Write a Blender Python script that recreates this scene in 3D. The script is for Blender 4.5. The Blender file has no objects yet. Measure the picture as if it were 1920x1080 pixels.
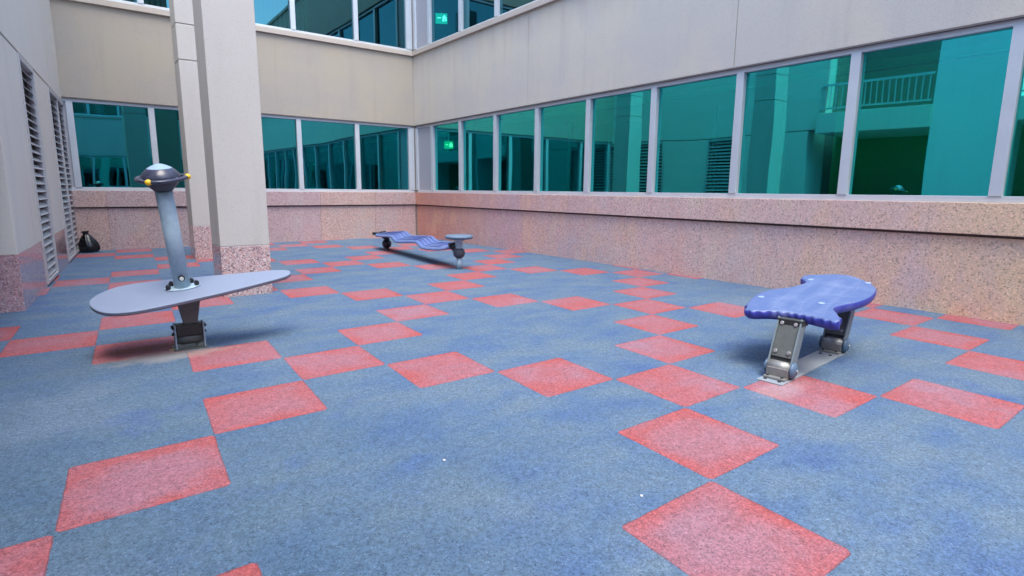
import bpy, bmesh, math, random
from mathutils import Vector, Matrix, Euler
random.seed(7)
S = bpy.context.scene
COL = S.collection
PI = math.pi
rad = math.radians

# ------------------------------------------------------------ camera
cd = bpy.data.cameras.new('camera'); cam = bpy.data.objects.new('camera', cd); COL.objects.link(cam)
cd.sensor_width = 36.0; cd.lens = 36.0 * 1059.8 / 1920.0; cd.clip_start = 0.05; cd.clip_end = 500
right = Vector((0.79950952, -0.60058795, 0.00886816))
down = Vector((-0.09539969, -0.14154624, -0.98532409))
fwd = Vector((0.59302903, 0.78692997, -0.17046347))
M3 = Matrix((right, -down, -fwd)).transposed()
cam.matrix_world = Matrix.Translation((0.22505, -1.10935, 1.0588)) @ M3.to_4x4()
S.camera = cam

# ------------------------------------------------------------ light
SUN_EL = rad(68); SUN_AZ = rad(197)          # azimuth clockwise from +Y (the sun stands behind the camera)
w = bpy.data.worlds.new('World'); S.world = w; w.use_nodes = True
nt = w.node_tree; bg = nt.nodes['Background']
sky = nt.nodes.new('ShaderNodeTexSky'); sky.sky_type = 'NISHITA'; sky.sun_disc = False
sky.sun_elevation = SUN_EL; sky.sun_rotation = SUN_AZ; sky.air_density = 1.0; sky.dust_density = 1.5; sky.ozone_density = 1.0
nt.links.new(sky.outputs[0], bg.inputs['Color']); bg.inputs['Strength'].default_value = 0.15
sd = bpy.data.lights.new('sun', 'SUN'); sd.energy = 0.8; sd.angle = rad(34); sd.color = (1.0, 0.945, 0.86)
so = bpy.data.objects.new('sun', sd); COL.objects.link(so)
sdir = Vector((math.sin(SUN_AZ) * math.cos(SUN_EL), math.cos(SUN_AZ) * math.cos(SUN_EL), math.sin(SUN_EL)))
so.rotation_euler = sdir.to_track_quat('Z', 'Y').to_euler(); so.location = (0, -5, 20)
S.view_settings.view_transform = 'Standard'; S.view_settings.look = 'None'
S.view_settings.exposure = 2.07; S.view_settings.gamma = 1.0
S.render.engine = 'CYCLES'
S.cycles.max_bounces = 8; S.cycles.transparent_max_bounces = 8; S.cycles.glossy_bounces = 4
S.cycles.caustics_reflective = False; S.cycles.caustics_refractive = False

# ------------------------------------------------------------ node helpers
class NT:
    def __init__(s, name):
        s.m = bpy.data.materials.new(name); s.m.use_nodes = True
        s.t = s.m.node_tree; s.b = s.t.nodes['Principled BSDF']; s.out = s.t.nodes['Material Output']
    def n(s, typ, **kw):
        nd = s.t.nodes.new(typ)
        for k, v in kw.items():
            if k.startswith('i_'):
                key = k[2:]; key = int(key) if key.isdigit() else key.replace('_', ' ')
                s.set(nd.inputs[key], v)
            else: setattr(nd, k, v)
        return nd
    def set(s, inp, v):
        if isinstance(v, bpy.types.NodeSocket): s.t.links.new(v, inp)
        elif isinstance(v, (tuple, list)):
            inp.default_value = tuple(v) + ((1,) if len(v) == 3 and len(inp.default_value) == 4 else ())
        else: inp.default_value = v
    def math(s, op, a, b=None, c=None, clamp=False):
        nd = s.t.nodes.new('ShaderNodeMath'); nd.operation = op; nd.use_clamp = clamp
        for i, v in enumerate((a, b, c)):
            if v is not None: s.set(nd.inputs[i], v)
        return nd.outputs[0]
    def mix(s, f, a, b, blend='MIX'):
        nd = s.t.nodes.new('ShaderNodeMix'); nd.data_type = 'RGBA'; nd.blend_type = blend
        s.set(nd.inputs[0], f); s.set(nd.inputs[6], a); s.set(nd.inputs[7], b); return nd.outputs[2]
    def ramp(s, f, stops, interp='LINEAR'):
        nd = s.t.nodes.new('ShaderNodeValToRGB'); r = nd.color_ramp; r.interpolation = interp
        while len(r.elements) < len(stops): r.elements.new(0.5)
        for e, (p, c) in zip(r.elements, stops):
            e.position = p; e.color = tuple(c) + (1,) if len(c) == 3 else c
        s.set(nd.inputs[0], f); return nd.outputs[0]
    def smooth(s, v, a, b):
        nd = s.t.nodes.new('ShaderNodeMapRange'); nd.interpolation_type = 'SMOOTHSTEP'
        s.set(nd.inputs[0], v); nd.inputs[1].default_value = a; nd.inputs[2].default_value = b
        return nd.outputs[0]
    def coord(s, kind='Object'):
        return s.t.nodes.new('ShaderNodeTexCoord').outputs[kind]
    def xyz(s, v):
        nd = s.n('ShaderNodeSeparateXYZ', i_0=v); return nd.outputs
    def scale(s, v, sc):
        nd = s.n('ShaderNodeVectorMath', operation='MULTIPLY', i_0=v, i_1=sc); return nd.outputs[0]
    def noise(s, v, scale, detail=3, rough=0.5, col=False, dist=0.0):
        nd = s.n('ShaderNodeTexNoise', i_Vector=v); nd.inputs['Scale'].default_value = scale
        nd.inputs['Detail'].default_value = detail; nd.inputs['Roughness'].default_value = rough
        nd.inputs['Distortion'].default_value = dist
        return nd.outputs['Color' if col else 'Fac']
    def voro(s, v, scale, feature='F1', out='Color'):
        nd = s.n('ShaderNodeTexVoronoi', i_Vector=v); nd.feature = feature; nd.inputs['Scale'].default_value = scale
        return nd.outputs[out]
    def bump(s, h, strength, dist):
        nd = s.n('ShaderNodeBump', i_Height=h); nd.inputs['Strength'].default_value = strength
        nd.inputs['Distance'].default_value = dist
        s.t.links.new(nd.outputs[0], s.b.inputs['Normal']); return nd.outputs[0]
    def done(s, base=None, rough=None, metal=None, spec=None, coat=None):
        for k, v in (('Base Color', base), ('Roughness', rough), ('Metallic', metal), ('Specular IOR Level', spec), ('Coat Weight', coat)):
            if v is not None: s.set(s.b.inputs[k], v)
        return s.m

# ------------------------------------------------------------ materials
TU, TSK, TS = 0.5, 0.0579, 1.0064         # tile size, skew and stretch of the rubber tile grid
def mat_floor():
    m = NT('rubber_floor'); P = m.coord(); o = m.xyz(P)
    wob = m.n('ShaderNodeVectorMath', operation='SUBTRACT', i_0=m.noise(P, 13, 3, .6, True), i_1=(.5, .5, .5)).outputs[0]
    wo = m.xyz(wob)
    X = m.math('MULTIPLY_ADD', wo[0], .011, o[0]); Y = m.math('MULTIPLY_ADD', wo[1], .011, o[1])
    r = m.math('DIVIDE', Y, TU * TS); c = m.math('SUBTRACT', m.math('DIVIDE', X, TU), m.math('MULTIPLY', r, TSK))
    fc = m.math('FLOOR', c); fr = m.math('FLOOR', r)
    a = m.math('LESS_THAN', m.math('FLOORED_MODULO', m.math('ADD', m.math('ADD', fc, fr), .25), 6), .5)
    b = m.math('LESS_THAN', m.math('FLOORED_MODULO', m.math('ADD', m.math('SUBTRACT', fc, fr), -3.75), 6), .5)
    red = m.math('MAXIMUM', a, b)
    # distance to the cell border, in cells
    ec = m.math('ABSOLUTE', m.math('SUBTRACT', m.math('SUBTRACT', c, fc), .5)); er = m.math('ABSOLUTE', m.math('SUBTRACT', m.math('SUBTRACT', r, fr), .5))
    edge = m.math('SUBTRACT', .5, m.math('MAXIMUM', ec, er))
    # rounded tile corners
    cor = m.math('ADD', ec, er)
    red = m.math('MULTIPLY', red, m.math('LESS_THAN', cor, .968))
    seam = m.math('MULTIPLY', red, m.math('LESS_THAN', edge, .008))
    big = m.noise(P, .55, 4, .6); big2 = m.noise(m.scale(P, (1, 1.7, 1)), 1.9, 5, .62)
    patch = m.noise(m.n('ShaderNodeVectorMath', operation='ADD', i_0=P, i_1=(13, 5, 0)).outputs[0], .9, 5, .65)
    blue = m.ramp(big2, [(.28, (.066, .122, .262)), (.42, (.086, .150, .258)), (.54, (.107, .172, .252)), (.70, (.135, .192, .245))])
    grn = m.ramp(patch, [(.3, (.060, .118, .175)), (.7, (.115, .17, .212))])
    leftness = m.smooth(m.math('ADD', o[0], m.math('MULTIPLY', m.math('SUBTRACT', big, .5), 5)), 2.2, -.6)
    nearness = m.smooth(o[1], 5.0, 2.0)
    blue = m.mix(m.math('MULTIPLY', m.math('MULTIPLY', leftness, nearness), .75, clamp=True), blue, grn)
    blue = m.mix(m.smooth(patch, .56, .72), blue, (.13, .188, .252))
    spot = m.noise(m.n('ShaderNodeVectorMath', operation='ADD', i_0=P, i_1=(3, 31, 0)).outputs[0], 2.6, 4, .6)
    blue = m.mix(m.math('MULTIPLY', m.smooth(spot, .58, .72), .32), blue, (.05, .105, .30))
    redc = m.ramp(big2, [(.25, (.38, .075, .070)), (.42, (.385, .098, .10)), (.58, (.35, .122, .142)), (.75, (.30, .145, .18))])
    redc = m.mix(m.math('MULTIPLY', m.smooth(patch, .50, .70), .7), redc, (.30, .205, .27))
    worn = m.math('MULTIPLY', m.smooth(m.math('ADD', edge, m.math('MULTIPLY', m.math('SUBTRACT', m.noise(P, 5, 5, .65), .5), .35)), .04, .24), .85)
    tileid = m.n('ShaderNodeTexWhiteNoise', noise_dimensions='2D', i_0=m.n('ShaderNodeCombineXYZ', i_0=fc, i_1=fr).outputs[0]).outputs[0]
    redc = m.mix(m.math('MULTIPLY', tileid, .35), redc, (.39, .075, .066))
    tid2 = m.n('ShaderNodeTexWhiteNoise', noise_dimensions='2D', i_0=m.n('ShaderNodeCombineXYZ', i_0=fr, i_1=fc).outputs[0]).outputs[0]
    redc = m.mix(m.math('MULTIPLY', worn, m.math('MULTIPLY_ADD', tid2, .42, .08)), redc, (.27, .19, .245))
    # faded tiles, dust by the ground anchors, painted shadow and dirt under the board
    def blot(x, y, rx, ry, jit):
        dx = m.math('DIVIDE', m.math('SUBTRACT', o[0], x), rx); dy = m.math('DIVIDE', m.math('SUBTRACT', o[1], y), ry)
        d = m.math('SQRT', m.math('ADD', m.math('MULTIPLY', dx, dx), m.math('MULTIPLY', dy, dy)))
        d = m.math('ADD', d, m.math('MULTIPLY', m.math('SUBTRACT', m.noise(P, 7, 4, .6), .5), jit))
        return m.smooth(d, 1.0, .35)
    redc = m.mix(m.math('MULTIPLY', blot(.33, 1.22, .34, .28, 1.5), .42), redc, (.29, .20, .265))
    redc = m.mix(m.math('MULTIPLY', blot(1.66, -.30, .34, .28, 1.6), .34), redc, (.29, .20, .255))
    colr = m.mix(red, blue, redc)
    # granules
    g = m.voro(P, 260); gv = m.xyz(g)
    tone = m.math('MULTIPLY_ADD', m.math('SUBTRACT', gv[0], .5), .42, 1.0)
    g2 = m.xyz(m.voro(P, 110)); tone = m.math('MULTIPLY', tone, m.math('MULTIPLY_ADD', m.math('SUBTRACT', g2[0], .5), .38, 1.0))
    tone = m.math('MULTIPLY', tone, m.math('MULTIPLY_ADD', m.math('SUBTRACT', m.noise(P, 30, 3, .7), .5), .5, 1.0))
    colr = m.mix(1.0, colr, m.n('ShaderNodeCombineXYZ', i_0=tone, i_1=tone, i_2=tone).outputs[0], 'MULTIPLY')
    colr = m.mix(m.math('MULTIPLY', m.math('GREATER_THAN', gv[1], .94), .6), colr, (.02, .035, .06))
    colr = m.mix(m.math('MULTIPLY', m.math('GREATER_THAN', gv[2], .990), .28), colr, (.42, .46, .54))
    colr = m.mix(m.math('MULTIPLY', blot(.58, 2.98, .42, .17, 1.1), .6), colr, (.40, .37, .34))
    colr = m.mix(m.math('MULTIPLY', blot(.46, 3.24, .34, .15, .9), .65), colr, (.13, .045, .02))  # the board's shadow and some dirt, painted into the floor colour
    colr = m.mix(m.math('MULTIPLY', blot(3.17, .36, .28, .12, 1.3), .28), colr, (.42, .38, .37))
    colr = m.mix(m.math('MULTIPLY', seam, .5), colr, (.05, .04, .06))
    hgt = m.math('ADD', gv[0], m.math('MULTIPLY', m.noise(P, 45, 3, .6), .8))
    m.bump(hgt, .75, .004)
    return m.done(base=colr, rough=.86, spec=.35)

def granite(name, joint_axis=None, off=0.0, warm=0.0, polish=.35, tint=(1, 1, 1), pitch=1.19, speck=1.0, ior=1.5):
    m = NT(name); P = m.coord(); o = m.xyz(P)
    a = m.xyz(m.voro(P, 62)); b = m.xyz(m.voro(P, 130)); c = m.xyz(m.voro(P, 24))
    base = m.ramp(a[0], [(0, (.56, .33, .29)), (.25, (.50, .31, .30)), (.45, (.60, .44, .41)), (.62, (.42, .34, .36)), (.8, (.66, .54, .50)), (1, (.47, .29, .26))])
    base = m.mix(m.math('MULTIPLY', c[0], .5), base, (.54, .37, .35))
    base = m.mix(m.math('MULTIPLY', m.math('GREATER_THAN', b[1], .93), .8 * speck), base, (.09, .075, .08))
    base = m.mix(m.math('MULTIPLY', m.math('GREATER_THAN', a[2], .93), .75 * speck), base, (.16, .13, .15))
    base = m.mix(m.math('MULTIPLY', m.math('GREATER_THAN', b[2], .94), .8), base, (.86, .80, .76))
    if joint_axis is not None:
        s = m.math('DIVIDE', m.math('SUBTRACT', o[joint_axis], off), pitch)
        fl = m.math('FLOOR', s)
        wn = m.xyz(m.n('ShaderNodeTexWhiteNoise', noise_dimensions='1D', i_1=m.math('MULTIPLY_ADD', fl, 1.37, 3.1)).outputs[1])
        base = m.mix(m.math('MULTIPLY', wn[0], .50), base, (.46, .30, .34))
        base = m.mix(m.math('MULTIPLY', wn[1], .30), base, (.64, .33, .22))
        j = m.math('ABSOLUTE', m.math('SUBTRACT', m.math('FRACT', s), .5))
        base = m.mix(m.math('MULTIPLY', m.math('GREATER_THAN', j, .4965), .6), base, (.22, .15, .13))
    st = m.noise(m.scale(P, (1.1, 1.1, .55)), 1.5, 5, .62)
    base = m.mix(m.math('MULTIPLY', m.smooth(st, .54, .72), .32), base, (.60, .40, .28))
    st2 = m.noise(m.scale(P, (2.1, 2.1, 1.2)), 1.1, 5, .6)
    base = m.mix(m.math('MULTIPLY', m.smooth(st2, .50, .68), .40), base, (.46, .40, .42))
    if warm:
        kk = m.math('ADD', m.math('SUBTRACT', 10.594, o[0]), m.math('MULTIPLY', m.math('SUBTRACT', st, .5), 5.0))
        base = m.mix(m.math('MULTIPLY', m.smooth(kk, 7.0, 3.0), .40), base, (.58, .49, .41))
        # iron staining at the inner corner; warm sunlight painted yellow at the camera's end
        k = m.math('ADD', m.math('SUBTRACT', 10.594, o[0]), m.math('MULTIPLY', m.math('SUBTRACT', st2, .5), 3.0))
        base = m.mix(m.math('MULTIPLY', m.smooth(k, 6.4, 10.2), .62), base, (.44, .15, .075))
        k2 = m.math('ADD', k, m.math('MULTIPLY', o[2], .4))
        base = m.mix(m.math('MULTIPLY', m.smooth(k2, 2.0, .0), .42), base, (.70, .52, .22))  # yellow tint stands in for a patch of warm sun
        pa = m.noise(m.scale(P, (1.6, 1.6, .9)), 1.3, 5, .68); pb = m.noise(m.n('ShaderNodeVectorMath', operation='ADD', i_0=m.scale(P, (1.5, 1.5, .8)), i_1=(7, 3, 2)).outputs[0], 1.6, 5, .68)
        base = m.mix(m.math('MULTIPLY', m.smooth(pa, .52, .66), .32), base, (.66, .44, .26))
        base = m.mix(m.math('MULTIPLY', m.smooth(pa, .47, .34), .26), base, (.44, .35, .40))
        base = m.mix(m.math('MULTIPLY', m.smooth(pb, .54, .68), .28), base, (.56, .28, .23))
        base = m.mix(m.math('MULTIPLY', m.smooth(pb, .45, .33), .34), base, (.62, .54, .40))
    f1 = m.xyz(m.voro(P, 125)); f2 = m.xyz(m.voro(P, 80))
    tn = m.math('MULTIPLY_ADD', m.math('SUBTRACT', f1[0], .5), .36 * speck, 1.10)
    tn = m.math('SUBTRACT', tn, m.math('MULTIPLY', m.math('GREATER_THAN', f2[1], .91), .30 * speck))
    tn = m.math('ADD', tn, m.math('MULTIPLY', m.math('GREATER_THAN', f2[2], .92), .20))
    base = m.mix(1.0, base, m.n('ShaderNodeCombineXYZ', i_0=tn, i_1=tn, i_2=tn).outputs[0], 'MULTIPLY')
    if tint != (1, 1, 1): base = m.mix(1.0, base, tint, 'MULTIPLY')
    m.b.inputs['IOR'].default_value = ior
    m.bump(m.noise(P, 120, 2, .5), .08 if ior > 1.5 else .15, .002)
    return m.done(base=base, rough=polish, spec=.5)

def mat_stucco(name, col, warmcol, grain=1.0, gscale=95, top=None):
    m = NT(name); P = m.coord(); o = m.xyz(P)
    n1 = m.noise(P, gscale, 3, .7); n2 = m.noise(P, .8, 5, .6); n3 = m.noise(m.scale(P, (3, 3, .35)), 1.6, 5, .6)
    c = m.mix(m.smooth(n2, .38, .66), col, warmcol)
    c = m.mix(m.math('MULTIPLY', m.smooth(n3, .50, .72), .22), c, tuple(x * .72 for x in col))
    tone = m.math('MULTIPLY_ADD', m.math('SUBTRACT', n1, .5), .34 * grain, 1.0)
    v = m.xyz(m.voro(P, gscale * 1.7)); tone = m.math('SUBTRACT', tone, m.math('MULTIPLY', m.math('GREATER_THAN', v[0], .93), .14 * grain))
    c = m.mix(1.0, c, m.n('ShaderNodeCombineXYZ', i_0=tone, i_1=tone, i_2=tone).outputs[0], 'MULTIPLY')
    if top:   # drip staining just under the sill ledge
        f = m.smooth(m.math('ADD', o[2], m.math('MULTIPLY', m.math('SUBTRACT', n3, .5), .9)), top - .55, top + .1)
        c = m.mix(m.math('MULTIPLY', f, .38), c, (.44, .36, .26))
    m.bump(m.math('ADD', n1, m.math('MULTIPLY', m.noise(P, 28, 3), .5)), .3 * grain, .004)
    return m.done(base=c, rough=.85, spec=.3)

def mat_plain(name, col, rough=.5, metal=0.0, var=.12, scale=14, spec=.5, bump=0.0, coat=None):
    m = NT(name); P = m.coord()
    n = m.noise(P, scale, 4, .6); n2 = m.noise(P, scale * 6, 3, .6)
    t = m.math('MULTIPLY_ADD', m.math('SUBTRACT', n, .5), var * 3, 1.0)
    t = m.math('ADD', t, m.math('MULTIPLY', m.math('SUBTRACT', n2, .5), var))
    c = m.mix(1.0, col, m.n('ShaderNodeCombineXYZ', i_0=t, i_1=t, i_2=t).outputs[0], 'MULTIPLY')
    rr = m.math('MULTIPLY_ADD', m.math('SUBTRACT', n, .5), .3, rough, clamp=True)
    if bump: m.bump(n2, bump, .003)
    return m.done(base=c, rough=rr, metal=metal, spec=spec, coat=coat)

def mat_glass(name='teal_glass', g=(.02, .49, .46), t=(.05, .50, .30), wave=.012):
    m = NT(name); m.t.nodes.remove(m.b); P = m.coord()
    nz = m.noise(P, .9, 1, .4)
    bp = m.n('ShaderNodeBump', i_Height=nz); bp.inputs['Strength'].default_value = wave; bp.inputs['Distance'].default_value = .25
    gl = m.n('ShaderNodeBsdfGlossy'); m.set(gl.inputs['Color'], g); gl.inputs['Roughness'].default_value = .0
    m.t.links.new(bp.outputs[0], gl.inputs['Normal'])
    tr = m.n('ShaderNodeBsdfTransparent'); m.set(tr.inputs['Color'], t)
    # a clear top reflection (whiter at grazing angles) over the tinted coating
    lw = m.n('ShaderNodeFresnel'); lw.inputs['IOR'].default_value = 1.6
    gl2 = m.n('ShaderNodeBsdfGlossy'); m.set(gl2.inputs['Color'], (.40, .80, .95)); gl2.inputs['Roughness'].default_value = .0
    add = m.n('ShaderNodeAddShader'); m.t.links.new(gl.outputs[0], add.inputs[0]); m.t.links.new(tr.outputs[0], add.inputs[1])
    mx = m.n('ShaderNodeMixShader'); m.t.links.new(lw.outputs[0], mx.inputs[0]); m.t.links.new(add.outputs[0], mx.inputs[1]); m.t.links.new(gl2.outputs[0], mx.inputs[2])
    m.t.links.new(mx.outputs[0], m.out.inputs['Surface'])
    return m.m

def mat_blue_plastic(name, col, ribs=False, groove=False):
    m = NT(name); P = m.coord(); o = m.xyz(P)
    n = m.noise(P, 5, 5, .65); n2 = m.noise(P, 60, 3, .6)
    c = m.mix(m.math('MULTIPLY', m.smooth(n, .46, .70), .4), col, (.24, .30, .46))
    c = m.mix(m.math('MULTIPLY', m.smooth(n2, .60, .75), .25), c, (.32, .38, .52))
    h = m.math('MULTIPLY', n2, .15)
    if ribs:
        def band(x0, x1, ax=0):
            return m.math('MULTIPLY', m.math('GREATER_THAN', o[ax], x0), m.math('LESS_THAN', o[ax], x1))
        rib = m.math('GREATER_THAN', m.math('SINE', m.math('MULTIPLY', o[0], 150)), .1)
        area = m.math('MULTIPLY', band(-.42, .44), m.math('LESS_THAN', m.math('PINGPONG', m.math('ADD', o[1], 1.0), .07), .042))
        area = m.math('MULTIPLY', area, band(-.155, .155, 1))
        ln = m.math('LESS_THAN', m.math('PINGPONG', m.math('ADD', m.math('ADD', o[1], 1.0), m.math('MULTIPLY', m.math('SINE', m.math('MULTIPLY', o[0], 9)), .02)), .07), .006)
        ln = m.math('MULTIPLY', ln, band(-.2, .2, 1))
        h = m.math('ADD', h, m.math('ADD', m.math('MULTIPLY', rib, m.math('MULTIPLY', area, .8)), ln))
        c = m.mix(m.math('MULTIPLY', ln, .10), c, (.30, .36, .55))
        c = m.mix(m.math('MULTIPLY', m.math('MULTIPLY', rib, area), .22), c, (.30, .36, .55))
    m.bump(h, .5, .004)
    return m.done(base=c, rough=.42, spec=.5)

M = {}
M['floor'] = mat_floor()
M['ground'] = mat_plain('concrete_paving', (.30, .29, .27), .9, var=.1, scale=3)
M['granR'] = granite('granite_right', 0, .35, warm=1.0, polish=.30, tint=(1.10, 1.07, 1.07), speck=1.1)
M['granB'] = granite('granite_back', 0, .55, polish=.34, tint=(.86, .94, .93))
M['granL'] = granite('granite_polished', 1, -.2, polish=.05, tint=(1.0, .92, .94), pitch=3, ior=2.0)
M['granC'] = granite('granite_column', polish=.12, tint=(.92, .93, .93), speck=1.15, ior=1.7)
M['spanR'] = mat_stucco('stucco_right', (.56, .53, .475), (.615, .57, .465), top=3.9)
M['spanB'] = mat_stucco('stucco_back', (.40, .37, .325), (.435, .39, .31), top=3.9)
M['ledge'] = mat_stucco('stucco_ledge', (.52, .46, .385), (.54, .48, .41), .6)
M['left'] = mat_stucco('stucco_left', (.74, .715, .63), (.74, .70, .60), .5)
M['colm'] = mat_stucco('stucco_column', (.545, .52, .475), (.565, .54, .50), .7, 80)
M['alu'] = mat_plain('aluminium_frame', (.59, .64, .67), .38, .2, var=.05, scale=4)
M['aluD'] = mat_plain('grey_panel', (.40, .41, .45), .5, .1, var=.05, scale=3)
M['louv'] = mat_plain('louver_paint', (.50, .50, .50), .45, .1, var=.06, scale=8)
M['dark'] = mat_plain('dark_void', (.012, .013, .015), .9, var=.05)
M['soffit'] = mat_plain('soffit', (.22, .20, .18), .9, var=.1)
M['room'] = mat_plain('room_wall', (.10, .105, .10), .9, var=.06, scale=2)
M['roomW'] = mat_plain('room_partition', (.55, .95, .55), .8, var=.05, scale=2)
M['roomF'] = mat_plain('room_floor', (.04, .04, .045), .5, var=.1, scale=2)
M['blind'] = mat_plain('window_blind', (.75, .78, .78), .8, var=.06, scale=3)
M['glass'] = mat_glass()
M['glassU'] = mat_glass('teal_glass_upper', (.035, .12, .13), (.03, .16, .17), .03)
M['glassB'] = mat_glass('teal_glass_back', (.03, .37, .39), (.03, .18, .18), .02)
M['galv'] = mat_plain('galvanised_steel', (.38, .50, .57), .5, .0, var=.14, scale=26)
M['galvd'] = mat_plain('dull_steel', (.135, .15, .14), .5, .25, var=.22, scale=25)
M['darkmetal'] = mat_plain('dark_metal', (.055, .06, .058), .5, .5, var=.3, scale=25)
M['deck'] = mat_plain('grey_deck', (.21, .255, .345), .55, var=.06, scale=9, bump=.2)
M['deckedge'] = mat_plain('deck_edge', (.12, .11, .15), .6, var=.1)
M['blackp'] = mat_plain('black_plastic', (.018, .019, .026), .35, var=.2)
M['slatep'] = mat_plain('slate_plastic', (.04, .045, .075), .3, var=.15, scale=9)
M['sky_cap'] = mat_plain('faded_blue_cap', (.26, .38, .50), .55, var=.1)
M['yellow'] = mat_plain('yellow_plastic', (.85, .52, .02), .4, var=.08)
M['boltw'] = mat_plain('bright_bolt', (.75, .78, .70), .35, .2, var=.1)
M['boltz'] = mat_plain('zinc_bolt', (.62, .60, .56), .3, .8, var=.1)
M['bluedeck'] = mat_blue_plastic('blue_plastic_deck', (.10, .148, .33), ribs=True)
M['blueedge'] = mat_blue_plastic('blue_plastic_edge', (.038, .05, .33))
M['bluewave'] = mat_blue_plastic('blue_wave_deck', (.10, .15, .34))
M['disc'] = mat_plain('pale_disc', (.30, .40, .62), .35, var=.08)
M['seat'] = mat_plain('grey_blue_seat', (.12, .18, .26), .55, var=.2, scale=20)
M['ball'] = mat_plain('mottled_ball', (.05, .055, .075), .5, var=.5, scale=28)
M['steelb'] = mat_plain('brushed_bracket', (.30, .30, .285), .42, .4, var=.12, scale=30)
M['strip'] = mat_plain('galvanised_strip', (.30, .34, .38), .5, .15, var=.1, scale=12)
M['hubcap'] = mat_plain('blue_grey_cap', (.10, .17, .26), .45, var=.12)
M['legside'] = mat_plain('grey_green_arm', (.21, .27, .29), .45, .2, var=.1)
M['bag'] = mat_plain('black_bag', (.008, .008, .010), .22, var=.2, scale=12, bump=.5)
M['twine'] = mat_plain('straw_bits', (.65, .5, .2), .8)
M['pale'] = mat_plain('pale_grit', (.85, .85, .85), .7)
M['brick'] = mat_stucco('stucco_rear', (.60, .56, .50), (.58, .53, .47), .5)
def emis(name, col, s):
    m = NT(name); m.set(m.b.inputs['Emission Color'], col); m.b.inputs['Emission Strength'].default_value = s
    return m.done(base=col, rough=.5)
M['exitg'] = emis('exit_green', (.02, .80, .35), .22)
M['exitw'] = emis('exit_white', (.75, 1.0, .85), .7)
M['exitg2'] = emis('exit_green_upper', (.02, .80, .50), .8)
M['exitw2'] = emis('exit_white_upper', (.75, 1.0, .85), 2.2)

# ------------------------------------------------------------ geometry helpers
def box(bm, x0, x1, y0, y1, z0, z1, mtx=None):
    vs = [bm.verts.new((x, y, z)) for x in (x0, x1) for y in (y0, y1) for z in (z0, z1)]
    if mtx: bmesh.ops.transform(bm, matrix=mtx, verts=vs)
    for f in ((0, 1, 3, 2), (4, 6, 7, 5), (0, 4, 5, 1), (2, 3, 7, 6), (0, 2, 6, 4), (1, 5, 7, 3)):
        bm.faces.new([vs[i] for i in f])
    return vs
def tube(bm, p0, p1, r0, r1=None, n=24, caps=True):
    r1 = r0 if r1 is None else r1
    p0 = Vector(p0); p1 = Vector(p1); d = (p1 - p0).normalized()
    q = d.to_track_quat('Z', 'Y'); rings = []
    for p, r in ((p0, r0), (p1, r1)):
        rings.append([bm.verts.new(p + q @ Vector((r * math.cos(2 * PI * i / n), r * math.sin(2 * PI * i / n), 0))) for i in range(n)])
    for i in range(n):
        f = bm.faces.new((rings[0][i], rings[0][(i + 1) % n], rings[1][(i + 1) % n], rings[1][i])); f.smooth = True
    if caps: bm.faces.new(rings[0][::-1]); bm.faces.new(rings[1])
def lathe(bm, prof, mtx=None, n=40, wob=None):
    rings = []; allv = []
    for k, (r, z) in enumerate(prof):
        if r < 1e-5: v = bm.verts.new((0, 0, z)); rings.append([v]); allv.append(v)
        else:
            ring = []
            for i in range(n):
                rr = r * (wob(i, k) if wob else 1)
                ring.append(bm.verts.new((rr * math.cos(2 * PI * i / n), rr * math.sin(2 * PI * i / n), z)))
            rings.append(ring); allv += ring
    for a, b in zip(rings, rings[1:]):
        if len(a) == 1 and len(b) == 1: continue
        for i in range(n):
            j = (i + 1) % n
            if len(a) == 1: f = bm.faces.new((a[0], b[j], b[i]))
            elif len(b) == 1: f = bm.faces.new((a[i], a[j], b[0]))
            else: f = bm.faces.new((a[i], a[j], b[j], b[i]))
            f.smooth = True
    if mtx: bmesh.ops.transform(bm, matrix=mtx, verts=allv)
    return allv
def ball(bm, c, r, n=24, sq=1.0):
    prof = [(r * math.sin(PI * k / 16), -r * sq * math.cos(PI * k / 16)) for k in range(17)]
    lathe(bm, prof, Matrix.Translation(c), n)
def obj(name, bm, mat, parent=None, bevel=0.0, loc=None, rot=None, mtx=None):
    if len(bm.faces) > 1: bmesh.ops.recalc_face_normals(bm, faces=bm.faces)
    me = bpy.data.meshes.new(name); bm.to_mesh(me); bm.free()
    me.materials.append(M[mat] if isinstance(mat, str) else mat)
    o = bpy.data.objects.new(name, me); COL.objects.link(o)
    if parent is not None: o.parent = parent
    if loc: o.location = loc
    if rot: o.rotation_euler = rot
    if mtx is not None: o.matrix_local = mtx
    if bevel:
        b = o.modifiers.new('bevel', 'BEVEL'); b.width = bevel; b.segments = 2; b.limit_method = 'ANGLE'; b.angle_limit = rad(35)
    return o
def bx(name, mat, parent, dims, bevel=0.0):
    bm = bmesh.new(); box(bm, *dims); return obj(name, bm, mat, parent, bevel)
def thing(name, label, cat, loc=(0, 0, 0), rz=0.0, group=None):
    o = bpy.data.objects.new(name, None); COL.objects.link(o); o.location = loc; o.rotation_euler = (0, 0, rz)
    o.empty_display_size = .2
    tag(o, label, cat, group); return o
def tag(o, label=None, cat=None, group=None, kind=None):
    if label: o['label'] = label
    if cat: o['category'] = cat
    if group: o['group'] = group
    if kind: o['kind'] = kind
    return o

XW, YW = 6.2846, 10.5944
# heights shared by the facades
ZG, ZL, ZS, ZT, Z2, Z2b = .715, .99, 1.05, 2.44, 3.905, 4.00     # plinth top, ledge top, sill top, head, sill ledge under/top

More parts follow.
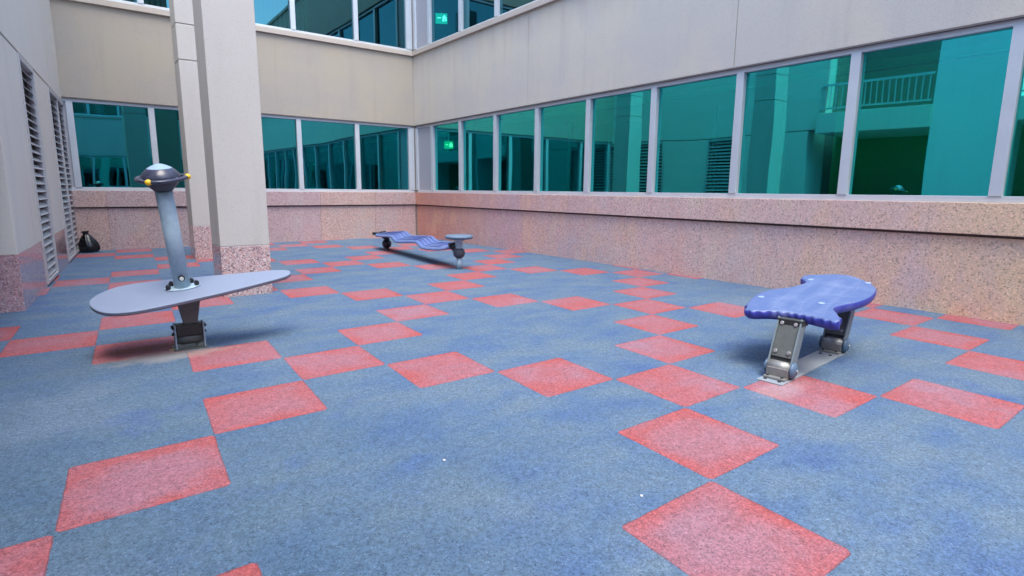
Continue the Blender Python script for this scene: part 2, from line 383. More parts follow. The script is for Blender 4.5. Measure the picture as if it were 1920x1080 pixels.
# ------------------------------------------------------------ ground
bm = bmesh.new(); vs = [bm.verts.new(p) for p in ((-60, -60, -.02), (60, -60, -.02), (60, 60, -.02), (-60, 60, -.02))]; bm.faces.new(vs)
tag(obj('ground', bm, 'ground'), kind='structure')
bm = bmesh.new(); vs = [bm.verts.new(p) for p in ((-2.2, -7.0, 0), (XW + .12, -7.0, 0), (XW + .12, YW + .12, 0), (-2.2, YW + .12, 0))]; bm.faces.new(vs)
tag(obj('playground_floor', bm, 'floor'), kind='structure')

# ------------------------------------------------------------ facade wings, built along local x, outer face at y = 0 looking to -y
def wing(name, label, L0, L1, mulls, mulls2, seams, mats, origin, rz, jamb, room_depth=4.5, blinds=False, corner=None, upper_seams=None):
    t = thing(name, label, 'building', origin, rz)
    g, sp = mats[:2]
    D = .28
    # granite plinth and its proud ledge (a dark reveal lies between them)
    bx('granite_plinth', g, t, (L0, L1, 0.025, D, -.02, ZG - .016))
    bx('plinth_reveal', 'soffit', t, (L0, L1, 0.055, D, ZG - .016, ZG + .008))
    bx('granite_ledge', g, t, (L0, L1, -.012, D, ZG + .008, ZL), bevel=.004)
    def storey(z0, z1, ms, lab):
        R = .075; fw = .045
        # sill and head rails in one frame with mullions; each bay is a window with its pane
        bm = bmesh.new()
        box(bm, L0, L1, R - .035, R + .05, z0, z0 + .055); box(bm, L0, L1, R - .035, R + .05, z1 - .05, z1)
        obj('window_rail', bm, 'alu', t, bevel=.003)
        for a, b in zip(ms, ms[1:]):
            bm = bmesh.new()
            box(bm, a - fw, a + fw, R - .045, R + .06, z0 + .055, z1 - .05)
            w_ = obj('window', bm, 'alu', t, bevel=.003)
            bm = bmesh.new(); bm.faces.new([bm.verts.new((q[0], R + .016, q[1])) for q in ((a + fw, z0 + .055), (b - fw, z0 + .055), (b - fw, z1 - .05), (a + fw, z1 - .05))])
            pane = obj('pane', bm, mats[2] if lab == 'lower' else 'glassU', w_)
        bm = bmesh.new(); box(bm, ms[-1] - fw, ms[-1] + fw, R - .045, R + .06, z0 + .055, z1 - .05)
        obj('window', bm, 'alu', t, bevel=.003)
    storey(ZL, ZT, mulls, 'lower')
    # spandrel panels with open joints
    def spandrel(z0, z1):
        cuts = [L0] + seams + [L1]
        bm = bmesh.new()
        for a, b in zip(cuts, cuts[1:]):
            box(bm, a + (.004 if a != L0 else 0), b - (.004 if b != L1 else 0), 0.0, .12, z0, z1)
        box(bm, L0, L1, .121, D, z0 + .03, z1 - .002)
        obj('spandrel_panel', bm, sp, t)
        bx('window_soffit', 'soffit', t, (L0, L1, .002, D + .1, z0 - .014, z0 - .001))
    spandrel(ZT + .015, Z2)
    bx('sill_ledge', 'ledge', t, (L0, L1, -.045, D, Z2 + .001, Z2b), bevel=.006)
    storey(Z2b + .001, 5.42, mulls2, 'upper')
    spandrel(5.44, 6.9)
    bx('coping', 'ledge', t, (L0, L1, -.045, D, 6.901, 7.0), bevel=.006)
    # rooms behind
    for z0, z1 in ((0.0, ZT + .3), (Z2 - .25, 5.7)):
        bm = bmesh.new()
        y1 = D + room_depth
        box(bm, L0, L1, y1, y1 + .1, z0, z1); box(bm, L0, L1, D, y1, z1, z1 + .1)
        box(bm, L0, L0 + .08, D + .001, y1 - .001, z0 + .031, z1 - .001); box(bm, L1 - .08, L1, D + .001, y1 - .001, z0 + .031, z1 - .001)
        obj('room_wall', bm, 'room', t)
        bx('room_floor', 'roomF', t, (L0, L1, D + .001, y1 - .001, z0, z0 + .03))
    return t

# right wing: local +x runs from the inner corner towards the camera (world -y); face looks to world -x
ys = [9.93 - .05, 8.740, 7.538, 6.347, 5.152, 3.938, 2.714, 1.50, .293, -.90, -2.10, -3.30, -4.5, -5.7]
mR = [YW - y for y in ys]
mR2 = [YW - y for y in (9.945, 8.715, 7.52, 6.33, 5.13, 3.93, 2.71, 1.50, .293, -.90, -2.10, -3.30, -4.5, -5.7)]
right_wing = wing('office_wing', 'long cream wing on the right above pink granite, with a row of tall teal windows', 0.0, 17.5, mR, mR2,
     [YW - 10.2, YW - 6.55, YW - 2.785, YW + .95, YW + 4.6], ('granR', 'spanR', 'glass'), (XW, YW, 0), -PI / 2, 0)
# local x -> world -y ; local y -> world +x  : check orientation
xs = [.20, 1.312, 2.55, 3.775, 4.972, 6.20]
xs2 = [.20, 1.312, 2.55, 3.775, 5.03, 6.20]
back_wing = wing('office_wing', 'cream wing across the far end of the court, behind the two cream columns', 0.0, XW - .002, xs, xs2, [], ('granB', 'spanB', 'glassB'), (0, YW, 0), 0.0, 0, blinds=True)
# grey infill panels and posts of the inner corner
for z0, z1 in ((ZL + .055, ZT - .05), (Z2b + .056, 5.37)):
    bx('corner_panel', 'aluD', right_wing, (.085, mR[0] - .045, .055, .11, z0, z1))
    bx('corner_post', 'alu', right_wing, (.0, .083, .02, .14, z0, z1))
    bx('corner_post', 'alu', back_wing, (6.246, XW - .003, .02, .14, z0, z1))
    bx('jamb_panel', 'aluD', back_wing, (.0, .155, .055, .11, z0, z1))

bx('corner_pier', 'soffit', right_wing, (-.4, -.002, .001, .4, 0, 6.9))
# vertical blinds behind the upper panes of the far wing, and hanging strips below
bm = bmesh.new()
for i in range(46):
    x = .3 + i * .085
    if 2.5 < x < 3.0: continue
    box(bm, x, x + .055, .42, .424, 4.1, 5.35, Matrix.Translation((0, 0, 0)))
tag(obj('window_blinds', bm, 'blind', back_wing), 'pale vertical blinds behind the upper windows')
bx('ceiling_strip', 'blind', right_wing, (0.3, 17.0, .46, .56, 2.31, 2.375))
# inner partition and dark column seen through the panes of the right wing
bx('room_partition', 'roomW', right_wing, (YW - 1.95, YW + .6, .75, .83, .03, ZT - .12))
bx('room_column', 'room', right_wing, (YW - 5.0, YW - 4.6, 1.1, 1.5, .03, ZT))
bm = bmesh.new()
for i in range(9): box(bm, 1.5 + i * 1.15, 1.56 + i * 1.15, 2.2, 2.26, .03, ZT)
obj('room_mullion', bm, 'alu', right_wing)

# ------------------------------------------------------------ left wing, built along its own line (3.9 degrees off the far wing)
TH = math.atan2(.3695, 5.404)
left_wing = thing('office_wing', 'pale wing on the left edge with tall grey louvers and a polished granite base', 'building', (-.2545, 5.19, 0), -TH)
LL = 5.55
def lb(name, mat, s0, s1, z0, z1, d=.35, x1=0.0, bevel=0.0, parent=None):
    return bx(name, mat, parent or left_wing, (x1 - d, x1, s0, s1, z0, z1), bevel)
gaps = [(0.0, 1.44), (2.385, 3.69)]
for s0, s1 in gaps:
    lb('granite_base', 'granL', s0, s1, -.02, .485, d=.9 if s0 == 0 else .35, x1=.0, bevel=.003)
    lb('wall_panel', 'left' if s0 else 'left', s0, s1, .4855, 2.375, d=.9 if s0 == 0 else .35, x1=-.001, bevel=.004)
lb('reveal_strip', 'soffit', 0.0, LL, 2.376, 2.396, d=.3, x1=-.018)
lb('upper_wall', 'left', -.3, LL, 2.397, 7.0, d=.35, x1=0)
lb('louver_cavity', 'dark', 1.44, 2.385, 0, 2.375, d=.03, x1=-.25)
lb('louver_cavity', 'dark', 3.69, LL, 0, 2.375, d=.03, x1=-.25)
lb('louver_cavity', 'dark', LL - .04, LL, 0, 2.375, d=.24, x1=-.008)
def louver(s0, s1, mids, label):
    z0, z1 = .02, 2.37; f = .035
    bm = bmesh.new()
    box(bm, -.06, .012, s0, s0 + f, z0, z1); box(bm, -.06, .012, s1 - f, s1, z0, z1)
    box(bm, -.06, .012, s0 + f, s1 - f, z0, z0 + f); box(bm, -.06, .012, s0 + f, s1 - f, z1 - f - .02, z1)
    for q in mids: box(bm, -.06, .010, q - .025, q + .025, z0 + f, z1 - f - .02)
    fr = obj('louver', bm, 'louv', left_wing, bevel=.002); fr['label'] = label
    edges = [s0 + f] + [e for q in mids for e in (q - .025, q + .025)] + [s1 - f]
    bm = bmesh.new(); N = 27; pz = (z1 - z0 - 2 * f - .02) / N
    for a, b in zip(edges[::2], edges[1::2]):
        for k in range(N):
            zc = z0 + f + (k + .5) * pz
            mt = Matrix.Translation((-.034, 0, zc)) @ Matrix.Rotation(rad(45), 4, 'Y')
            box(bm, -.036, .036, a + .001, b - .001, -.004, .004, mt)
    obj('louver_blades', bm, 'louv', fr)
louver(1.445, 2.38, [], 'narrow grey metal louver nearer the camera')
louver(3.695, LL - .05, [4.66], 'wide two-bay grey metal louver by the far corner')
# ------------------------------------------------------------ entrance recess and balcony nearer the camera on the left (mirrored in the right-hand panes)
porch = thing('balcony_block', 'pale pier and railed balcony over a dark opening, mirrored in the right-hand windows', 'building', (-.30, 0, 0), -TH)
M['pier'] = mat_stucco('stucco_pier', (.84, .84, .82), (.84, .84, .82), .4)  # paler stucco stands in for sunlight falling on this pier
bx('pier', 'pier', porch, (-1.2, -.28, 1.75, 2.95, -.02, 7.0), .006)
bx('pier', 'left', porch, (-1.2, -.28, -7.5, -1.4, -.02, 7.0), .006)
bx('balcony_slab', 'left', porch, (-2.2, -.22, 2.951, 5.0, 2.30, 2.72), .006)
bx('balcony_slab', 'left', porch, (-2.2, -.22, -1.39, 1.749, 2.30, 2.72), .006)
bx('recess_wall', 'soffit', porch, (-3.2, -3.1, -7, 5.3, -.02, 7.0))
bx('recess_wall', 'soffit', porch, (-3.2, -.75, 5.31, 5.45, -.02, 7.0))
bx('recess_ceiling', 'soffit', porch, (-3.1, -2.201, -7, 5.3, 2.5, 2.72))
for a, b in ((2.98, 4.98), (-1.36, 1.72)):
    bm = bmesh.new(); box(bm, -.30, -.26, a, b, 3.28, 3.32); box(bm, -.30, -.26, a, b, 2.80, 2.83)
    n = int((b - a) / .11)
    for i in range(n): box(bm, -.288, -.272, a + .05 + i * .11, a + .066 + i * .11, 2.831, 3.279)
    obj('balcony_railing', bm, 'alu', porch)

# ------------------------------------------------------------ the wing behind the camera (mirrored in the far windows)
rear_wing = wing('office_wing', 'cream wing behind the viewpoint, visible only as a reflection in the far windows', 0.0, 15.0,
     [.2 + 1.2 * i for i in range(12)], [.2 + 1.2 * i for i in range(12)], [4.0, 8.0], ('granB', 'brick', 'glassB'), (10.5, -8.0, 0), PI, 0)

# ------------------------------------------------------------ columns
def column(label, x, y, wd, grooves):
    t = thing('column', label, 'column', (x, y, 0), 0, 'cream columns on granite bases in front of the far wing')
    bx('granite_base', 'granC', t, (0, wd, 0, wd, -.02, .495), .006)
    cuts = [.4955] + grooves + [7.0]
    bm = bmesh.new()
    for a, b in zip(cuts, cuts[1:]): box(bm, .001, wd - .001, .001, wd - .001, a, b - .012)
    for z in grooves: box(bm, .014, wd - .014, .014, wd - .014, z - .012, z)
    obj('shaft', bm, 'colm', t, bevel=.005)
    return t
column('nearer cream column on a speckled granite base, left of centre', 1.243, 4.91, .452, [2.83, 3.31])
column('farther cream column half hidden behind the nearer one', 1.487, 8.36, .452, [2.83, 3.31])

# ------------------------------------------------------------ exit signs inside
def exit_sign(label, loc, k, gm, wm):
    t = thing('exit_sign', label, 'sign', loc, rad(-30), 'green exit signs inside the right wing'); t.scale = (k, k, k)
    bx('sign_box', gm, t, (0, .30, .0, .05, 0, .24))
    bm = bmesh.new()
    # arrow and running figure standing proud of the green face (face looks to -y / -x)
    for (x0, x1, z0, z1) in ((.05, .13, .12, .14), (.21, .24, .17, .20), (.20, .25, .11, .165), (.17, .21, .13, .15), (.18, .22, .05, .11), (.24, .28, .06, .10), (.25, .29, .13, .15)):
        box(bm, x0, x1, -.006, -.001, z0, z1)
    obj('pictogram', bm, wm, t)
    tube_bm = bmesh.new(); tube(tube_bm, (.15, .025, .2405), (.15, .025, .50), .008, n=8); obj('hanger', tube_bm, 'alu', t)
    return t
exit_sign('lit green exit sign hanging behind the first lower pane right of the corner', (6.87, 10.30, 1.97), .68, 'exitg', 'exitw')
exit_sign('lit green exit sign hanging behind the first upper pane right of the corner', (6.76, 10.42, 4.64), .85, 'exitg2', 'exitw2')

# ------------------------------------------------------------ 1. standing rocker board with pole (left)
def rot_between(zax, xax):
    z = Vector(zax).normalized(); x = Vector(xax); x = (x - z * x.dot(z)).normalized(); y = z.cross(x)
    return Matrix((x, y, z)).transposed().to_4x4()
rocker = thing('rocking_board', 'grey teardrop standing board on a leaning galvanised pole with a round black handle, left foreground', 'play equipment', (.713, 3.13, 0))
O1 = Vector((.713, 3.13, 0))
# local: ground anchor straight, swinging body leaning
bm = bmesh.new()
for sx in (-1, 1):
    x = sx * .083
    vs = []
    prof = [(-.055, -.01), (.055, -.01), (.050, .10), (.042, .165), (.0, .178), (-.042, .165), (-.050, .10)]
    for xx in (x - .004, x + .004): vs.append([bm.verts.new((xx, y, z)) for y, z in prof])
    bm.faces.new(vs[0][::-1]); bm.faces.new(vs[1])
    for i in range(len(prof)): j = (i + 1) % len(prof); bm.faces.new((vs[0][i], vs[0][j], vs[1][j], vs[1][i]))
obj('anchor_plate', bm, 'galv', rocker, bevel=.0015)
bx('ground_plate', 'galvd', rocker, (-.10, .10, -.075, .075, -.01, .006), .002)
bm = bmesh.new()
box(bm, -.076, .076, -.040, .040, .088, .165); obj('torsion_box', bm, 'darkmetal', rocker, bevel=.004)
bm = bmesh.new(); tube(bm, (-.074, 0, .060), (.074, 0, .060), .036, n=28)
obj('torsion_tube', bm, 'galvd', rocker)
for sx in (-1, 1):
    bm = bmesh.new()
    v = [bm.verts.new(p) for p in ((sx * .078, -.045, .007), (sx * .078, .045, .007), (sx * .034, -.03, .007), (sx * .034, .03, .007), (sx * .078, -.02, .055), (sx * .078, .02, .055))]
    for f in ((0, 2, 4), (1, 5, 3), (0, 4, 5, 1), (2, 3, 5, 4), (0, 1, 3, 2)): bm.faces.new([v[i] for i in f])
    obj('gusset', bm, 'galvd', rocker)
bm = bmesh.new()
for sx in (-1, 1):
    for y, z in ((-.025, .145), (.025, .145), (0, .10)):
        tube(bm, (sx * .087, y, z), (sx * .101, y, z), .010, n=6)
obj('anchor_bolt', bm, 'darkmetal', rocker)
# the swinging body: z axis along the pole
zax = Vector((-.1045, -.165, .985)).normalized()
R1 = rot_between(zax, (1, -.03, 0))
bc = Vector((.702, 3.138, .398)) - O1
B1 = Matrix.Translation(bc) @ R1
def part1(name, bm, mat, bevel=0, parent=None, mtx=B1):
    o = obj(name, bm, mat, parent or rocker, bevel)
    if parent is None: o.matrix_local = mtx
    return o
# tapered foot under the deck
bm = bmesh.new()
a = [(-.070, -.045, .372), (.088, -.045, .388), (.088, .045, .402), (-.070, .045, .386)]
b = [(-.025, -.028, .150), (.050, -.028, .150), (.050, .028, .150), (-.025, .028, .150)]
A = [bm.verts.new(p) for p in a]; Bv = [bm.verts.new(p) for p in b]
bm.faces.new(A); bm.faces.new(Bv[::-1])
for i in range(4): j = (i + 1) % 4; bm.faces.new((A[i], Bv[i], Bv[j], A[j]))
obj('tapered_foot', bm, 'galvd', rocker, .004)
def catmull(pts, n, closed=True):
    out = []; N = len(pts)
    for i in range(N if closed else N - 1):
        p = [Vector(pts[(i + k - 1) % N]) if closed else Vector(pts[max(0, min(N - 1, i + k - 1))]) for k in range(4)]
        for s in range(n):
            t = s / n
            out.append(.5 * ((2 * p[1]) + (p[2] - p[0]) * t + (2 * p[0] - 5 * p[1] + 4 * p[2] - p[3]) * t * t + (3 * p[1] - p[0] - 3 * p[2] + p[3]) * t ** 3))
    return out
def slab(bm, pts, prof, amp=None):
    """closed outline, rings (inset, z) from top centre outwards to bottom"""
    N = len(pts); nor = []
    area = sum(pts[i].x * pts[(i + 1) % N].y - pts[(i + 1) % N].x * pts[i].y for i in range(N))
    sgn = 1 if area > 0 else -1
    for i in range(N):
        d = (pts[(i + 1) % N] - pts[i - 1]).normalized(); nor.append(Vector((-d.y, d.x)) * sgn)
    rings = []
    for k, (ins, z) in enumerate(prof):
        ring = []
        for i in range(N):
            e = amp(i, k) if amp else 0
            p = pts[i] + nor[i] * (ins + e); ring.append(bm.verts.new((p.x, p.y, z)))
        rings.append(ring)
    for a, b in zip(rings, rings[1:]):
        for i in range(N):
            j = (i + 1) % N; f = bm.faces.new((a[i], a[j], b[j], b[i])); f.smooth = True
    bm.faces.new(rings[0]); bm.faces.new(rings[-1][::-1])
o1 = [(-.505, -.03), (-.485, .085), (-.39, .20), (-.25, .236), (-.05, .205), (.12, .165), (.37, .105), (.59, .05), (.668, .0),
      (.675, -.045), (.655, -.095), (.58, -.14), (.29, -.215), (.05, -.258), (-.13, -.287), (-.28, -.295), (-.39, -.262), (-.465, -.175)]
pts = [Vector((p.x, p.y)) for p in catmull([(x, y, 0) for x, y in o1], 8)]
bm = bmesh.new(); slab(bm, pts, [(.006, .0115), (.002, .0105), (0, .008), (0, .0015)])
part1('standing_deck', bm, 'deck')
bm = bmesh.new(); slab(bm, pts, [(.0005, .001), (.0005, -.010), (.004, -.013)])
part1('deck_edge', bm, 'deckedge')
bm = bmesh.new()
tube(bm, (0, 0, .012), (0, 0, .655), .0485, n=36); part1('pole', bm, 'galv')
bm = bmesh.new(); prof = [Vector((.105 * math.cos(a) * (1), .075 * math.sin(a))) for a in [2 * PI * i / 32 for i in range(32)]]
slab(bm, prof, [(.001, .019), (0, .018), (0, .0122)]); part1('pole_flange', bm, 'galv')
bm = bmesh.new()
for x, y in ((-.083, -.026), (-.060, .040), (.083, -.02), (.060, .042), (-.066, -.052), (.066, -.050)):
    if y < -.04: continue
    tube(bm, (x, y, .018), (x, y, .040), .0155, n=6); ball(bm, (x, y, .041), .0115, 12)
part1('flange_bolt', bm, 'blackp', .001)
bm = bmesh.new(); tube(bm, (0, -.046, .088), (0, -.056, .088), .0195, n=24)
part1('bolt_washer', bm, 'blackp')
bm = bmesh.new(); tube(bm, (0, -.056, .088), (0, -.066, .088), .0135, n=6); part1('pole_bolt', bm, 'boltw', .0015)
# head
H0 = B1 @ Matrix.Translation((0, 0, .655)) @ Matrix.Scale(.93, 4)
bm = bmesh.new(); lathe(bm, [(0, -.006), (.053, -.006), (.066, .010), (.088, .035), (.106, .062), (.112, .074), (0, .074)])
head = part1('handle_bowl', bm, 'blackp', mtx=H0)
bm = bmesh.new(); lathe(bm, [(.112, .0742), (.119, .082), (.114, .098), (.100, .120), (.078, .142), (.072, .146), (0, .146)])
obj('dome', bm, 'slatep', head)
bm = bmesh.new(); lathe(bm, [(.0722, .1462), (.048, .160), (.024, .170), (.010, .174), (0, .175)]); obj('dome_cap', bm, 'sky_cap', head)
bm = bmesh.new()   # round-cornered triangular ring
ring = []
NR = 72
for i in range(NR):
    a = 2 * PI * i / NR; rr = .140 * (1 + .055 * math.cos(3 * (a - rad(15))))
    c = Vector((rr * math.cos(a), rr * math.sin(a), .078)); d = Vector((math.cos(a), math.sin(a), 0))
    ring.append([bm.verts.new(c + d * (.0165 * math.cos(b)) + Vector((0, 0, .0125 * math.sin(b)))) for b in [2 * PI * k / 12 for k in range(12)]])
for i in range(NR):
    for k in range(12):
        f = bm.faces.new((ring[i][k], ring[(i + 1) % NR][k], ring[(i + 1) % NR][(k + 1) % 12], ring[i][(k + 1) % 12])); f.smooth = True
for a in (rad(75), rad(195), rad(315)):
    tube(bm, (.09 * math.cos(a), .09 * math.sin(a), .078), (.135 * math.cos(a), .135 * math.sin(a), .078), .014, n=12)
obj('handle_ring', bm, 'slatep', head)
for a in (rad(238), rad(358), rad(118)):
    bm = bmesh.new(); ball(bm, (.154 * math.cos(a), .154 * math.sin(a), .078), .0200, 20); obj('grip_knob', bm, 'yellow', head)

# ------------------------------------------------------------ 2. wavy rocker between two ball joints (middle)
wave = thing('balance_beam', 'long stepped blue balance beam between a dark ball and a post with a round seat, in front of the corner', 'play equipment', (4.211, 5.37, 0))
O2 = Vector((4.211, 5.37, 0))
st = [ # y, zl, zr, half width left, right
 (8.50, .262, .292, .05, .05), (8.46, .262, .296, .10, .10), (8.38, .258, .302, .135, .135), (8.05, .278, .335, .14, .14), (7.62, .304, .368, .14, .14), (7.55, .298, .366, .14, .14),
 (7.42, .240, .318, .14, .14), (7.34, .234, .314, .14, .14), (6.95, .266, .338, .14, .14), (6.58, .298, .362, .14, .14), (6.50, .292, .358, .14, .14), (6.36, .232, .305, .14, .14), (6.28, .226, .300, .14, .14),
 (6.0, .240, .318, .14, .14), (5.80, .252, .330, .135, .135), (5.70, .262, .332, .11, .12), (5.60, .278, .328, .07, .08), (5.55, .288, .322, .035, .04)]
def wx(y, off): return 4.225 + .079 * (y - 5.36) + off
bm = bmesh.new(); rings = []
for y, zl, zr, hl, hr in st:
    ringp = []
    T = .046; K = 9
    for k in range(K + 1):
        u = k / K; x = wx(y, -hl + (hl + hr) * u); z = zl + (zr - zl) * (u * (hl + hr) + .14 - hl) / .28
        gro = -.006 if k in (2, 4, 5, 7) else 0
        ringp.append((x, y, z + gro))
    tl = ringp[0]; tr = ringp[-1]
    cs = [(tl[0] - .016, tl[1], tl[2] - .014), (tl[0] - .018, tl[1], tl[2] - .034), (tl[0] - .002, tl[1], tl[2] - T),
          (tr[0] + .002, tr[1], tr[2] - T), (tr[0] + .018, tr[1], tr[2] - .030), (tr[0] + .014, tr[1], tr[2] - .010)]
    allp = ringp + [cs[5], cs[4], cs[3], cs[2], cs[1], cs[0]]
    rings.append([bm.verts.new(Vector(p) - O2) for p in allp])
for a, b in zip(rings, rings[1:]):
    n = len(a)
    for i in range(n): f = bm.faces.new((a[i], a[(i + 1) % n], b[(i + 1) % n], b[i])); f.smooth = True
bm.faces.new(rings[0]); bm.faces.new(rings[-1][::-1])
o = obj('wavy_deck', bm, 'bluewave', wave); 
sub = o.modifiers.new('sub', 'SUBSURF'); sub.levels = 1; sub.render_levels = 2
bm = bmesh.new()
for off in (-.085, -.035, .03, .085):
    for (y, zl, zr, hl, hr), (y2, zl2, zr2, hl2, hr2) in zip(st[2:-4], st[3:-3]):
        u = (off + .14) / .28
        tube(bm, Vector((wx(y, off), y, zl + (zr - zl) * u + .001)) - O2, Vector((wx(y2, off), y2, zl2 + (zr2 - zl2) * u + .001)) - O2, .0042, n=6)
obj('deck_groove', bm, 'blueedge', wave)
bm = bmesh.new()
tube(bm, Vector((4.46, 8.40, .235)) - O2, Vector((4.44, 8.12, .19)) - O2, .035, n=16)
tube(bm, Vector((4.34, 8.52, .265)) - O2, Vector((4.58, 8.50, .285)) - O2, .026, n=16)
obj('end_bracket', bm, 'blackp', wave)
bm = bmesh.new(); ball(bm, Vector((4.43, 8.14, .112)) - O2, .082, 28); obj('ball_joint', bm, 'blackp', wave)
bm = bmesh.new(); lathe(bm, [(.0, -.01), (.07, -.01), (.062, .02), (.036, .04), (.036, .06)], Matrix.Translation(Vector((4.43, 8.14, 0)) - O2), 24); obj('ball_foot', bm, 'blackp', wave)
bm = bmesh.new()
tube(bm, Vector((4.235, 5.60, .285)) - O2, Vector((4.222, 5.45, .262)) - O2, .042, .034, n=20)
tube(bm, Vector((4.18, 5.58, .315)) - O2, Vector((4.32, 5.57, .325)) - O2, .028, n=16)
obj('end_joint', bm, 'blackp', wave)
bm = bmesh.new(); tube(bm, Vector((4.225, 5.52, .245)) - O2, Vector((4.215, 5.40, .235)) - O2, .030, n=16); obj('joint_link', bm, 'galvd', wave)
bm = bmesh.new(); tube(bm, (0, 0, -.01), (0, 0, .19), .034, n=28); obj('post', bm, 'galv', wave)
bm = bmesh.new(); ball(bm, (0, 0, .222), .080, 30); obj('ball_joint', bm, 'ball', wave)
bm = bmesh.new(); lathe(bm, [(.05, .275), (.046, .30), (.050, .36), (.060, .385), (.09, .400), (.09, .405)], n=28); obj('seat_neck', bm, 'galv', wave)
bm = bmesh.new()
wob = lambda i, k: 1 + (.022 if (i // 2) % 2 == 0 else 0) * (1 if 1 <= k <= 5 else 0)
lathe(bm, [(0, .405), (.130, .405), (.168, .412), (.184, .428), (.186, .442), (.176, .456), (.160, .462), (.0, .466)], n=96, wob=wob)
obj('round_seat', bm, 'seat', wave)

# ------------------------------------------------------------ 3. bow-tie rocker on two hinged legs (right)
rk = thing('platform_rocker', 'blue bow-tie shaped rocking platform on two leaning steel legs, beside the right granite wall', 'play equipment', (3.78, .50, 0), rad(4.8))
O3i = (Matrix.Translation((3.78, .50, 0)) @ Matrix.Rotation(rad(4.8), 4, 'Z')).inverted()
n3 = Vector((-.1, 0, 1)).normalized()
P3 = Vector((3.95, .58, .415))
axd = Vector((math.cos(rad(9)), math.sin(rad(9)), 0))
R3 = rot_between(n3, axd)
B3w = Matrix.Translation(P3) @ R3
ow = [(3.38, .71), (3.45, .58), (3.48, .43), (3.46, .27), (3.49, .22), (3.61, .29), (3.72, .36), (3.83, .345), (3.93, .315), (4.09, .31), (4.28, .35), (4.37, .40), (4.46, .48), (4.555, .60),
      (4.575, .70), (4.50, .81), (4.42, .88), (4.33, .868), (4.29, .83), (4.20, .775), (4.04, .79), (3.92, .845), (3.78, .865), (3.57, .815)]
B3i = B3w.inverted(); o3 = []
for x, y in ow:
    z = P3.z + .1 * (x - P3.x); q = B3i @ Vector((x, y, z)); o3.append((q.x, q.y, 0))
pts = [Vector((p.x, p.y)) for p in catmull(o3, 14)]
N3 = len(pts)
def amp(i, k):
    p = pts[i]
    if k in (2, 3, 4) and p.x < -.44: return -.008 + .013 * (1 if math.sin(p.y * 130) > 0 else 0)
    return 0
B3 = O3i @ B3w
bm = bmesh.new(); slab(bm, pts, [(.016, .003), (.010, .0015), (.003, -.005), (.0, -.018), (.001, -.036), (.006, -.050), (.014, -.056)], amp)
dk = obj('platform_deck', bm, 'bluedeck', rk); dk.matrix_local = B3
dk.data.materials.append(M['blueedge'])
for f in dk.data.polygons:
    zc = sum(dk.data.vertices[v].co.z for v in f.vertices) / len(f.vertices)
    if zc < -.003: f.material_index = 1
for (x, y, a) in ((-.233, .255, 0), (-.216, -.098, 0), (.372, .141, 0), (.426, -.20, 0)):  # raised pale discs near the deck corners
    bm = bmesh.new(); pr = [Vector((x + .023 * math.cos(t) * math.cos(rad(a)) - .020 * math.sin(t) * math.sin(rad(a)), y + .023 * math.cos(t) * math.sin(rad(a)) + .020 * math.sin(t) * math.cos(rad(a)))) for t in [2 * PI * i / 24 for i in range(24)]]
    slab(bm, pr, [(.006, .0075), (.001, .0065), (0, .0035)]); oo = obj('pale_inset', bm, 'disc', rk); oo.matrix_local = B3
bx('ground_strip', 'strip', rk, (-.56, .46, -.072, .072, -.01, .008), .002)
bm = bmesh.new()
for x, y in ((-.52, .04), (-.52, -.04), (.27, .03), (.27, -.03), (-.36, 0.0)): tube(bm, (x, y, .008), (x, y, .014), .010, n=6)
obj('strip_bolt', bm, 'darkmetal', rk)
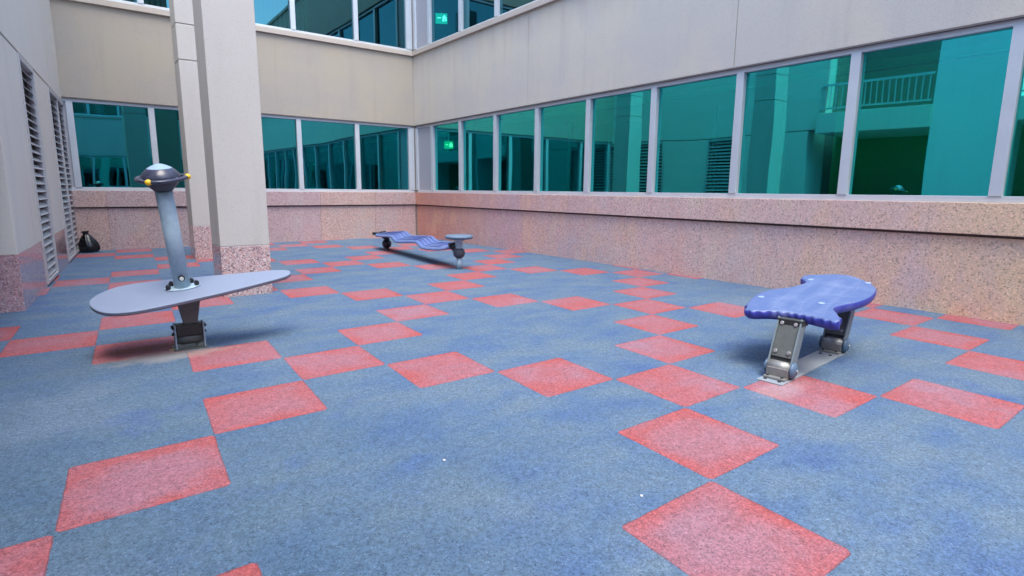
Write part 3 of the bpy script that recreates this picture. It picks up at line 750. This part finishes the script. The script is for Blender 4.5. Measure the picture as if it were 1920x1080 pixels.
def leg(x0):
    hw = .061
    # leaning arm (two side cheeks and a cover plate), hinge barrel and clamp at the ground
    top = Vector((x0 + .10, 0, .335)); bot = Vector((x0, 0, .075)); d = (top - bot); L = d.length
    Rm = rot_between(d, (1, 0, 0)); Mx = Matrix.Translation(bot) @ Rm
    bm = bmesh.new(); box(bm, -.034, .040, -hw - .008, -hw + .002, -.01, L); box(bm, -.034, .040, hw - .002, hw + .008, -.01, L)
    lg = obj('leg', bm, 'legside', rk, bevel=.003); lg.matrix_local = Mx
    bm = bmesh.new(); box(bm, -.026, -.018, -hw + .003, hw - .003, .045, L - .004); obj('cover_plate', bm, 'galvd', lg, bevel=.002)
    bm = bmesh.new(); box(bm, -.016, .030, -hw + .003, hw - .003, .01, L - .01); obj('leg_core', bm, 'darkmetal', lg)
    for y in (-.038, .038):
        for z in (.075, L - .035):
            bm = bmesh.new(); tube(bm, (-.027, y, z), (-.034, y, z), .011, n=16)
            obj('plate_bolt', bm, 'boltz', lg, bevel=.002)
    bm = bmesh.new(); tube(bm, (x0, -hw - .004,   .060), (x0, hw + .004, .060), .044, n=36)
    hb = obj('hinge_barrel', bm, 'steelb', rk)
    # clamp: a foot flange on the camera side
    bm = bmesh.new(); box(bm, x0 - .085, x0 + .06, -hw, hw, .009, .022); box(bm, x0 - .052, x0 - .040, -hw, hw, .022, .07)
    obj('hinge_clamp', bm, 'steelb', rk, bevel=.003)
    bm = bmesh.new()
    for y in (-.04, .04): tube(bm, (x0 - .070, y, .022), (x0 - .070, y, .030), .008, n=6)
    obj('clamp_bolt', bm, 'darkmetal', rk)
    for s in (-1, 1):
        bm = bmesh.new(); lathe(bm, [(0, .024), (.012, .024), (.030, .020), (.044, .011), (.048, 0), (0, 0)], Matrix.Translation((x0, s * (hw + .006), .060)) @ Matrix.Rotation(-s * PI / 2, 4, 'X'), 32)
        cap = obj('hinge_cap', bm, 'hubcap', rk)
        bm = bmesh.new(); tube(bm, (x0, s * (hw + .030), .060), (x0, s * (hw + .035), .060), .010, n=16); obj('cap_screw', bm, 'boltz', cap)
leg(-.42); leg(.41)
bm = bmesh.new(); box(bm, -.36, -.26, -.07, .07, .30, .338); obj('deck_bracket', bm, 'darkmetal', rk, bevel=.004)
bm = bmesh.new(); box(bm, .46, .60, -.07, .08, .30, .405); obj('deck_bracket', bm, 'blackp', rk, bevel=.006)

# ------------------------------------------------------------ rubbish bag in the far left corner
bm = bmesh.new()
rr = random.Random(4)
ph = [rr.uniform(0, 6.28) for _ in range(8)]
def bw(i, k):
    a = 2 * PI * i / 48
    return 1 + .07 * math.sin(5 * a + ph[0] + k * .5) + .05 * math.sin(9 * a + ph[1] - k * .3) + .04 * math.sin(14 * a + ph[2] + k)
lathe(bm, [(0, 0), (.14, .0), (.185, .03), (.195, .09), (.175, .16), (.14, .22), (.10, .275), (.065, .315), (.045, .335), (.06, .36), (.075, .385), (.04, .375), (0, .36)], n=48, wob=bw)
o = tag(obj('rubbish_bag', bm, 'bag', loc=(.31, 10.32, 0)), 'knotted black plastic rubbish bag slumped in the far left corner by the louver', 'rubbish bag')
o.rotation_euler = (0, rad(-7), 0); o.scale = (.72, .72, .90); o.location = (.255, 10.38, 0)

# ------------------------------------------------------------ small litter
for (x, y, r, lab) in ((1.273, .717, .0055, 'tiny white crumb on the blue floor left of the nearest red tile column'), (1.700, .079, .0055, 'tiny white crumb on the blue floor just above the nearest red tile')):
    bm = bmesh.new(); ball(bm, (0, 0, r * .6), r, 7, .6)
    tag(obj('crumb', bm, 'pale', loc=(x, y, 0)), lab, 'crumb', 'white crumbs on the floor')
bm = bmesh.new()
for a, b in (((.0, .0, .006), (.05, .012, .006)), ((.01, .02, .006), (.035, -.01, .012)), ((.02, .0, .004), (.045, .03, .004))): tube(bm, a, b, .0022, n=5)
tag(obj('dry_grass_scrap', bm, 'twine', loc=(.585, 3.09, 0)), 'pale wisp of dry grass by the foot of the leaning pole', 'litter')
